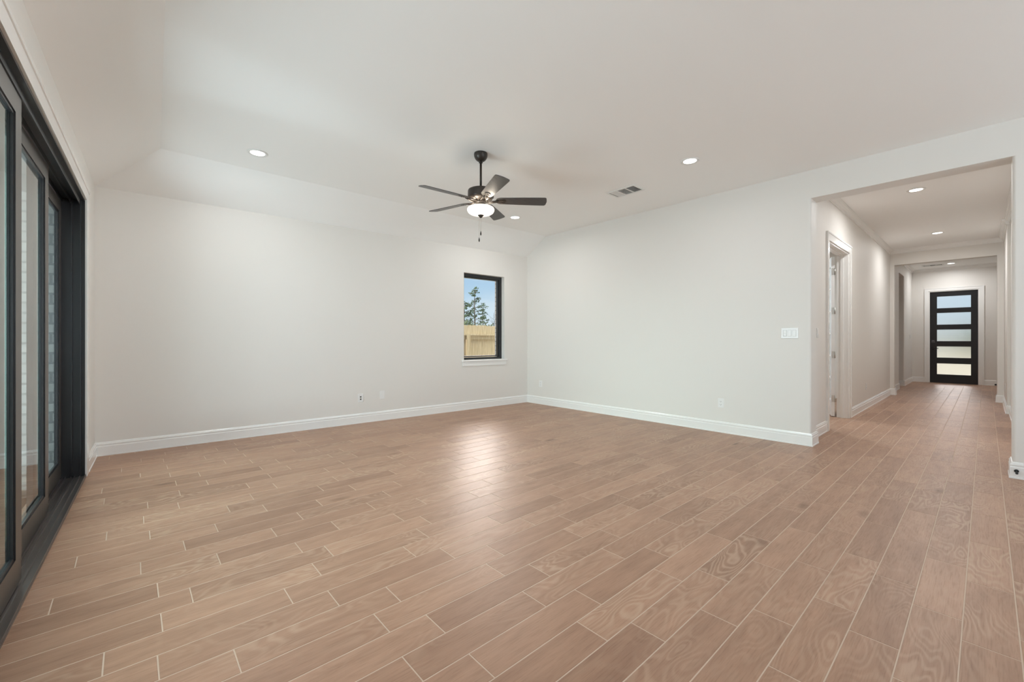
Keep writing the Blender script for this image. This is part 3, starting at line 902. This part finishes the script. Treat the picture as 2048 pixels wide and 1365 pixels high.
# ------------------------------------------------------------------ recessed lights
def downlight(loc, label, power, group, col=(0.95, 0.95, 0.95)):
    t = thing('recessed_light', label, 'light', loc, 0, group)
    bm = bmesh.new()
    lathe(bm, [(0.064, -0.0005), (0.092, -0.0005), (0.092, -0.004), (0.086, -0.008), (0.068, -0.006), (0.064, -0.0035)], 40)
    obj('trim_ring', bm, M_GRILLE, t)
    bm = bmesh.new()
    lathe(bm, [(0.0645, -0.0015), (0.064, -0.0035), (0.040, -0.0050), (0, -0.0055)], 40)
    obj('lens', bm, M_LENS, t)
    area('lamp', (0, 0, -0.012), (0, 0, -1), 0.12, 0.12, power, col, t, radians(172), 'DISK')
    return t
g1 = 'recessed lights in the living room ceiling'
downlight((0.944, 4.871, HC), 'lit recessed light over the sliding door end of the ceiling', P_DOWN * 0.8, g1)
downlight((4.37, 4.805, HC), 'lit recessed light just right of the ceiling fan bowl', P_DOWN, g1)
downlight((4.355, 2.068, HC), 'lit recessed light between the ceiling vent and hall opening', P_DOWN * 0.5, g1)
g2 = 'recessed lights in the hall'
downlight((7.45, 0.595, HH), 'lit recessed light nearest the hall opening', P_HALL, g2)
downlight((10.73, 0.580, HH), 'lit recessed light before the entry opening in the hall', P_HALL, g2)
downlight((15.72, 0.60, HF), 'lit recessed light over the front door', P_HALL * 0.85, g2)
downlight((0.93, 2.10, HC), 'lit recessed light overhead near the camera', P_DOWN * 1.3, g1)
downlight((8.2, 3.0, HH), 'recessed light added in place of daylight in the room behind the glazed door', 50.0, None, (0.82, 0.94, 1.0))  # lamp added to brighten this room, in place of its window daylight

# ------------------------------------------------------------------ ceiling vents
def vent(loc, rot, lx, ly, label):
    t = thing('ceiling_vent', label, 'vent', loc, rot, 'three section ceiling vents')
    bm = bmesh.new()
    b_ = 0.028
    bars = [(-lx / 2, lx / 2, -ly / 2, -ly / 2 + b_), (-lx / 2, lx / 2, ly / 2 - b_, ly / 2), (-lx / 2, -lx / 2 + b_, -ly / 2 + b_, ly / 2 - b_), (lx / 2 - b_, lx / 2, -ly / 2 + b_, ly / 2 - b_)]
    inner = lx - 2 * b_
    for k in (1, 2):
        x = -lx / 2 + b_ + inner * k / 3
        bars.append((x - 0.007, x + 0.007, -ly / 2 + b_, ly / 2 - b_))
    for a in bars: bx(bm, *a, -0.010, -0.0005)
    bevel(obj('frame', bm, M_GRILLE, t), 0.002)
    bm = bmesh.new(); bx(bm, -lx / 2 + b_, lx / 2 - b_, -ly / 2 + b_, ly / 2 - b_, -0.002, -0.0006)
    obj('backing', bm, M_DUCT, t)
    for sec in range(3):
        x0_ = -lx / 2 + b_ + inner * sec / 3
        tilt = (-30, -62, 40)[sec]
        bm = bmesh.new()
        n = 6
        for i in range(n):
            xc = x0_ + 0.012 + (inner / 3 - 0.024) * (i + 0.5) / n
            M_ = Matrix.Translation((xc, 0, -0.006)) @ Matrix.Rotation(radians(tilt), 4, 'Y')
            bx(bm, -0.0046, 0.0046, -ly / 2 + b_, ly / 2 - b_, -0.0007, 0.0008, 0, M_)
        obj('louvre_bank', bm, M_GRILLE, t)
    return t
vent((4.63, 3.03, HC), radians(90), 0.41, 0.26, 'white three section vent in the ceiling right of the fan')
vent((15.75, 0.94, HF), radians(90), 0.40, 0.25, 'white three section vent in the entry ceiling by the front door')

# ------------------------------------------------------------------ wall plates (local: x along wall, -y out of the wall, z up)
def plate(name, label, cat, loc, rot, w, h, kind, group=None):
    t = thing(name, label, cat, loc, rot, group)
    bm = bmesh.new(); bx(bm, -w / 2, w / 2, -0.006, -0.0003, -h / 2, h / 2)
    bevel(obj('cover_plate', bm, M_PLASTIC, t), 0.0025, 2)
    if kind == 'outlet':
        for s in (-1, 1):
            bm = bmesh.new()
            zc = s * 0.020
            prism(bm, rounded([(-0.016, zc - 0.014), (0.016, zc - 0.014), (0.016, zc + 0.014), (-0.016, zc + 0.014)], [0.006] * 4, 3), 0.006, 0.0078, 0, Matrix.Rotation(pi / 2, 4, 'X'))
            o = obj('socket', bm, M_PLASTIC, t)
            bm = bmesh.new()
            for (x, hh) in ((-0.0065, 0.009), (0.0065, 0.007)):
                bx(bm, x - 0.0014, x + 0.0014, -0.0083, -0.0077, zc - hh / 2 + 0.003, zc + hh / 2 + 0.003)
            bx(bm, -0.0022, 0.0022, -0.0083, -0.0077, zc - 0.011, zc - 0.0065)
            obj('slot', bm, M_SLOT, o)
    elif kind == 'cable':
        for zc in (-0.016, 0.016):
            bm = bmesh.new()
            bx(bm, -0.012, 0.006, -0.0085, -0.006, zc - 0.009, zc + 0.009)
            obj('port', bm, M_SLOT, t)
    elif kind == 'blank':
        bm = bmesh.new(); bx(bm, -0.017, 0.017, -0.0072, -0.006, -0.033, 0.033)
        bevel(obj('insert', bm, M_PLASTIC, t), 0.0008, 1)
        for zc in (-0.044, 0.044):
            bm = bmesh.new(); lathe(bm, [(0.003, 0), (0.003, 0.001), (0, 0.0012)], 10, Matrix.Translation((0, -0.006, zc)) @ Matrix.Rotation(pi / 2, 4, 'X')); obj('screw', bm, M_PLASTIC, t)
    elif kind == 'switch':
        n = max(1, round((w - 0.03) / 0.046))
        for i in range(n):
            xc = (i - (n - 1) / 2) * 0.046
            if i == 0 and n > 1:
                for s in (-1, 1):
                    bm = bmesh.new(); bx(bm, xc - 0.016, xc + 0.016, -0.011, -0.006, s * 0.017 - 0.013, s * 0.017 + 0.013)
                    bevel(obj('rocker', bm, M_PLASTIC, t), 0.002, 1)
            else:
                bm = bmesh.new()
                v = bx(bm, xc - 0.016, xc + 0.016, -0.011, -0.006, -0.033, 0.033)
                for q in v:
                    if q.co.y < -0.008 and q.co.z > 0: q.co.y += 0.0035
                obj('rocker', bm, M_PLASTIC, t)
            bm = bmesh.new()
            for (a, b, c, d) in ((xc - 0.018, xc - 0.0165, -0.035, 0.035), (xc + 0.0165, xc + 0.018, -0.035, 0.035), (xc - 0.018, xc + 0.018, -0.0365, -0.035), (xc - 0.018, xc + 0.018, 0.035, 0.0365)):
                bx(bm, a, b, -0.0063, -0.0058, c, d)
            obj('gap', bm, M_GREYP, t)
    return t
RW = -pi / 2        # plates on the right wall face -X
plate('cable_plate', 'white plate with two dark ports low on the window wall', 'wall plate', A(2.691, 0, 0.354), ANG_A, 0.075, 0.117, 'cable')
plate('blank_plate', 'plain white plate right of the plate with dark ports', 'wall plate', A(3.007, 0, 0.372), ANG_A, 0.072, 0.117, 'blank')
plate('outlet', 'white outlet in the middle of the wall left of the hall', 'outlet', (XR, 2.25, 0.372), RW, 0.074, 0.117, 'outlet')
plate('outlet', 'white outlet beside the room corner near the window', 'outlet', (XR, 5.446, 0.373), RW, 0.074, 0.117, 'outlet')
plate('switch_plate', 'white triple switch plate left of the hall opening', 'switch', (XR, 1.493, 1.252), RW, 0.170, 0.120, 'switch')
plate('switch_plate', 'single white switch in the hall before the glazed door', 'switch', (6.237, YH, 1.262), 0, 0.074, 0.117, 'switch')
plate('outlet', 'white outlet on the hall wall past the glazed door', 'outlet', (9.394, YH, 0.38), 0, 0.074, 0.117, 'outlet')
plate('switch_plate', 'small white switch on the entry wall near the front door', 'switch', (15.95, YF, 1.26), 0, 0.074, 0.117, 'switch')
plate('outlet', 'white outlet on the right hall wall beside the opening pillar', 'outlet', (11.3, -0.225, 0.36), pi, 0.074, 0.117, 'outlet')
# door stop on the baseboard right of the opening
ds = thing('door_stop', 'small round black door stop on the baseboard right of the hall', 'door stop', (XR - 0.016, -0.172, 0.066), 0)
MS = Matrix.Rotation(-pi / 2, 4, 'Y')
bm = bmesh.new(); lathe(bm, [(0, 0), (0.014, 0), (0.014, 0.004), (0.010, 0.008), (0, 0.008)], 20, MS); obj('base_disc', bm, M_BLKMETAL, ds)
bm = bmesh.new(); tube(bm, [(-0.006, 0, 0), (-0.030, 0, -0.004), (-0.055, 0, -0.008)], [0.0045, 0.0045, 0.0045], 10); obj('stem', bm, M_BLKMETAL, ds)
bm = bmesh.new(); lathe(bm, [(0, 0.052), (0.008, 0.052), (0.009, 0.060), (0.007, 0.066), (0, 0.067)], 14, Matrix.Translation((0, 0, -0.008)) @ MS); obj('bumper', bm, M_SLOT, ds)
ds2 = thing('door_stop', 'tiny black door stop low on the wall right of the front door', 'door stop', (XF - 0.016, -0.165, 0.03), 0)
bm = bmesh.new(); lathe(bm, [(0, 0), (0.02, 0), (0.02, 0.006), (0, 0.006)], 16, MS); obj('base_disc', bm, M_BLKMETAL, ds2)
bm = bmesh.new(); tube(bm, [(-0.006, 0, 0), (-0.08, 0, 0)], 0.010, 10); obj('stem', bm, M_BLKMETAL, ds2)

# ------------------------------------------------------------------ outside
bm = bmesh.new(); bx(bm, -120, 120, -120, 120, -0.6, -0.20)
g = struct('ground', bm, M_SOIL, 'pale bare soil around the house', 'ground')
bm = bmesh.new(); bx(bm, -4.2, -0.365, -7.5, 0.6, -0.2, -0.03, 0, MA)
struct('patio_slab', bm, M_CONC, 'grey concrete patio outside the sliding door', 'patio')
bm = bmesh.new(); bx(bm, -4.2, -0.361, -7.5, 0.6, 2.78, 2.9, 0, MA); bx(bm, -4.2, -0.361, 0.4, 0.6, 2.52, 2.78, 0, MA); bx(bm, -4.2, -4.0, -7.5, 0.4, 2.52, 2.78, 0, MA)
struct('patio_roof', bm, M_STUCCO, 'pale covered patio roof outside the sliding door', 'roof')
bm = bmesh.new(); bx(bm, -4.2, -3.85, 0.25, 0.6, -0.2, 2.52, 0, MA)
struct('patio_column', bm, M_BRICK, 'grey brick column at the patio corner', 'column')
bm = bmesh.new(); bx(bm, -0.62, -0.361, 0.02, 0.28, -0.2, 2.78, 0, MA)
struct('patio_pier', bm, M_STUCCO, 'pale pier at the end of the patio wall', 'column')
bm = bmesh.new(); bx(bm, -60, 60, 20, 90, -0.2, -0.17)
struct('lawn', bm, M_GRASS, 'grass field beyond the fence', 'lawn')

# cedar fence along the side yard
FY, FT = 7.95, 1.515
fence = thing('fence', 'new cedar picket fence outside the window', 'fence', (0, FY, 0))
bm = bmesh.new()
x = -9.0
rnd = random.Random(3)
while x < 16:
    w = 0.142
    z1 = FT + rnd.uniform(-0.006, 0.006)
    prism(bm, [(x, -0.2), (x + w, -0.2), (x + w, z1 - 0.022), (x + w - 0.022, z1), (x + 0.022, z1), (x, z1 - 0.022)], 0.0, 0.016 + rnd.uniform(0, 0.003), 0, Matrix.Rotation(pi / 2, 4, 'X') @ Matrix.Scale(-1, 4, (0, 0, 1)))
    x += w + 0.004
obj('pickets', bm, M_FENCE, fence)
for z in (1.19, 0.40):
    bm = bmesh.new(); bx(bm, -9, 16, -0.040, -0.001, z, z + 0.09); bx(bm, -9, 16, -0.085, -0.001, z + 0.09, z + 0.125)
    obj('rail', bm, M_FENCE, fence)
for x in (-6.6, -4.2, -1.8, 0.6, 3.0, 5.72, 8.3, 10.7, 13.1):
    bm = bmesh.new(); bx(bm, x - 0.05, x + 0.05, -0.095, -0.086, -0.2, 1.30); bx(bm, x - 0.05, x + 0.05, -0.0859, -0.041, -0.2, 1.185)
    obj('post', bm, M_FENCE, fence)

# trees far beyond the fence
def leaf_clump(bm, c, rad, n, size, rnd, flat=0.7):
    for _ in range(n):
        d = Vector((rnd.gauss(0, 1), rnd.gauss(0, 1), rnd.gauss(0, 1) * flat))
        d = d.normalized() * rad * (rnd.random() ** 0.5)
        p = Vector(c) + Vector((d.x, d.y, d.z * flat))
        u = Vector((rnd.gauss(0, 1), rnd.gauss(0, 1), rnd.gauss(0, 0.6))).normalized() * size * rnd.uniform(0.6, 1.3)
        v = u.cross(Vector((rnd.gauss(0, 1), rnd.gauss(0, 1), rnd.gauss(0, 1)))).normalized() * size * rnd.uniform(0.4, 0.8)
        q = [bm.verts.new(p - u), bm.verts.new(p + v), bm.verts.new(p + u), bm.verts.new(p - v)]
        bm.faces.new(q)
def pt(px, depth): 
    a = FPX
    x = cos(YAW) * depth + sin(YAW) * (px - 1024) / a * depth
    y = sin(YAW) * depth - cos(YAW) * (px - 1024) / a * depth
    return x, y
def tree(loc, h, spread, label, seed, group, low=0.3, n_clump=26, size=0.17, crown=None, name='pine_tree'):
    rnd = random.Random(seed)
    t = thing(name, label, 'tree', (loc[0], loc[1], -0.2), 0, group)
    bm = bmesh.new(); lb = bmesh.new()
    tube(bm, [(0, 0, 0), (0.05, 0.02, h * 0.4), (-0.04, 0.05, h * 0.75), (0.0, 0, h * 0.98)], [0.16, 0.12, 0.07, 0.02], 8)
    for i in range(n_clump):
        f = low + (1 - low) * (i + rnd.random()) / n_clump
        z = h * f
        wd = spread * (1.0 - 0.75 * ((f - low) / (1 - low)) ** 1.3) * rnd.uniform(0.45, 1.0)
        a = rnd.random() * 2 * pi
        tip = Vector((wd * cos(a), wd * sin(a), z + wd * 0.25))
        tube(bm, [(0, 0, z), (tip.x * 0.5, tip.y * 0.5, z + wd * 0.2), tuple(tip)], [0.045, 0.03, 0.012], 5)
        leaf_clump(lb, tip, 0.55 * rnd.uniform(0.6, 1.1), 15, size, rnd, 0.6)
        leaf_clump(lb, tip * 0.65 + Vector((0, 0, z * 0.35)), 0.4, 5, size, rnd, 0.6)
    obj('trunk', bm, M_BARK, t)
    obj('foliage', lb, M_PINE, t)
tg = 'trees beyond the fence'
x, y = pt(949.5, 70); tree((x, y), 9.9, 2.0, 'tall pine rising in the middle of the window', 5, tg, 0.22, 34)
x, y = pt(929, 58); tree((x, y), 6.4, 2.3, 'pine cut by the left edge of the window', 8, tg, 0.2, 30)
x, y = pt(966, 82); tree((x, y), 8.4, 1.9, 'shorter pine right of the tallest pine', 21, tg, 0.2, 26)
def shrub(loc, w, h, label, seed, n=420):
    rnd = random.Random(seed)
    t = thing('shrub', label, 'shrub', (loc[0], loc[1], -0.2), 0, 'shrubs behind the fence')
    bm = bmesh.new()
    for i in range(5):
        a = rnd.random() * 6.28
        tube(bm, [(0.2 * cos(a), 0.2 * sin(a), 0), (w * 0.2 * cos(a), w * 0.2 * sin(a), h * 0.6)], [0.06, 0.02], 6)
    obj('stem', bm, M_BARK, t)
    lb = bmesh.new()
    for i in range(9):
        c = (rnd.uniform(-w / 2, w / 2), rnd.uniform(-w / 2, w / 2), h * rnd.uniform(0.35, 0.78))
        leaf_clump(lb, c, h * 0.30, n // 9, 0.16, rnd, 0.9)
    obj('foliage', lb, M_LEAF, t)
x, y = pt(935, 52); shrub((x, y), 2.6, 4.1, 'dense dark shrub at the left of the window view', 1, 900)
x, y = pt(960, 66); shrub((x, y), 3.2, 4.1, 'shrub at the foot of the tall pine', 2, 700)
x, y = pt(976, 74); shrub((x, y), 2.4, 4.2, 'low shrub behind the fence toward the right window edge', 4, 420)
# thin bare tree
rnd = random.Random(12)
x, y = pt(988, 60)
bt = thing('bare_tree', 'thin leafless tree near the right window edge', 'tree', (x, y, -0.2), 0, tg)
bm = bmesh.new(); tube(bm, [(0, 0, 0), (0.05, 0, 2.5), (0, 0.05, 5.2)], [0.06, 0.04, 0.012], 6); obj('trunk', bm, M_BARK, bt)
bm = bmesh.new()
for i in range(26):
    z = 1.8 + 3.0 * rnd.random(); a = rnd.random() * 6.28; l = rnd.uniform(0.5, 1.4)
    tube(bm, [(0, 0, z), (l * .5 * cos(a), l * .5 * sin(a), z + l * .35), (l * cos(a), l * sin(a), z + l * .9)], [0.02, 0.013, 0.006], 5)
obj('branches', bm, M_BARK, bt)
# neighbour house seen past the patio
nh = thing('house', 'pale neighbouring house with grey roof beyond the patio', 'house', (-6.0, 30, -0.2))
bm = bmesh.new(); bx(bm, -6, 6, -4, 4, 0, 4.3); obj('wall', bm, M_SIDING, nh)
bm = bmesh.new()
a = [bm.verts.new(p) for p in ((-6.5, -4.5, 4.3), (6.5, -4.5, 4.3), (6.5, 4.5, 4.3), (-6.5, 4.5, 4.3), (-3, 0, 6.6), (3, 0, 6.6))]
for q in ((0, 1, 5, 4), (2, 3, 4, 5), (1, 2, 5), (3, 0, 4), (0, 3, 2, 1)): bm.faces.new([a[i] for i in q])
obj('roof', bm, M_ROOF, nh)
for xx in (-3, 2.5):
    bm = bmesh.new(); bx(bm, xx - 0.6, xx + 0.6, -4.06, -4.001, 1.2, 2.8); obj('window', bm, M_ROOF, nh)
# hedge row across the street in front of the front door
for i, yy in enumerate((-18.6, -12.4, -6.2, 0, 6.2, 12.4, 18.6)):
    rnd = random.Random(40 + i)
    t = thing('hedge', 'rounded green hedge across the street from the front door', 'hedge', (58, yy, -0.2), 0, 'hedges across the street')
    lb = bmesh.new()
    for k in range(12):
        leaf_clump(lb, (rnd.uniform(-1.2, 1.2), rnd.uniform(-1.9, 1.9), rnd.uniform(0.4, 2.0)), 1.0, 60, 0.30, rnd, 0.9)
    obj('foliage', lb, M_LEAF, t)
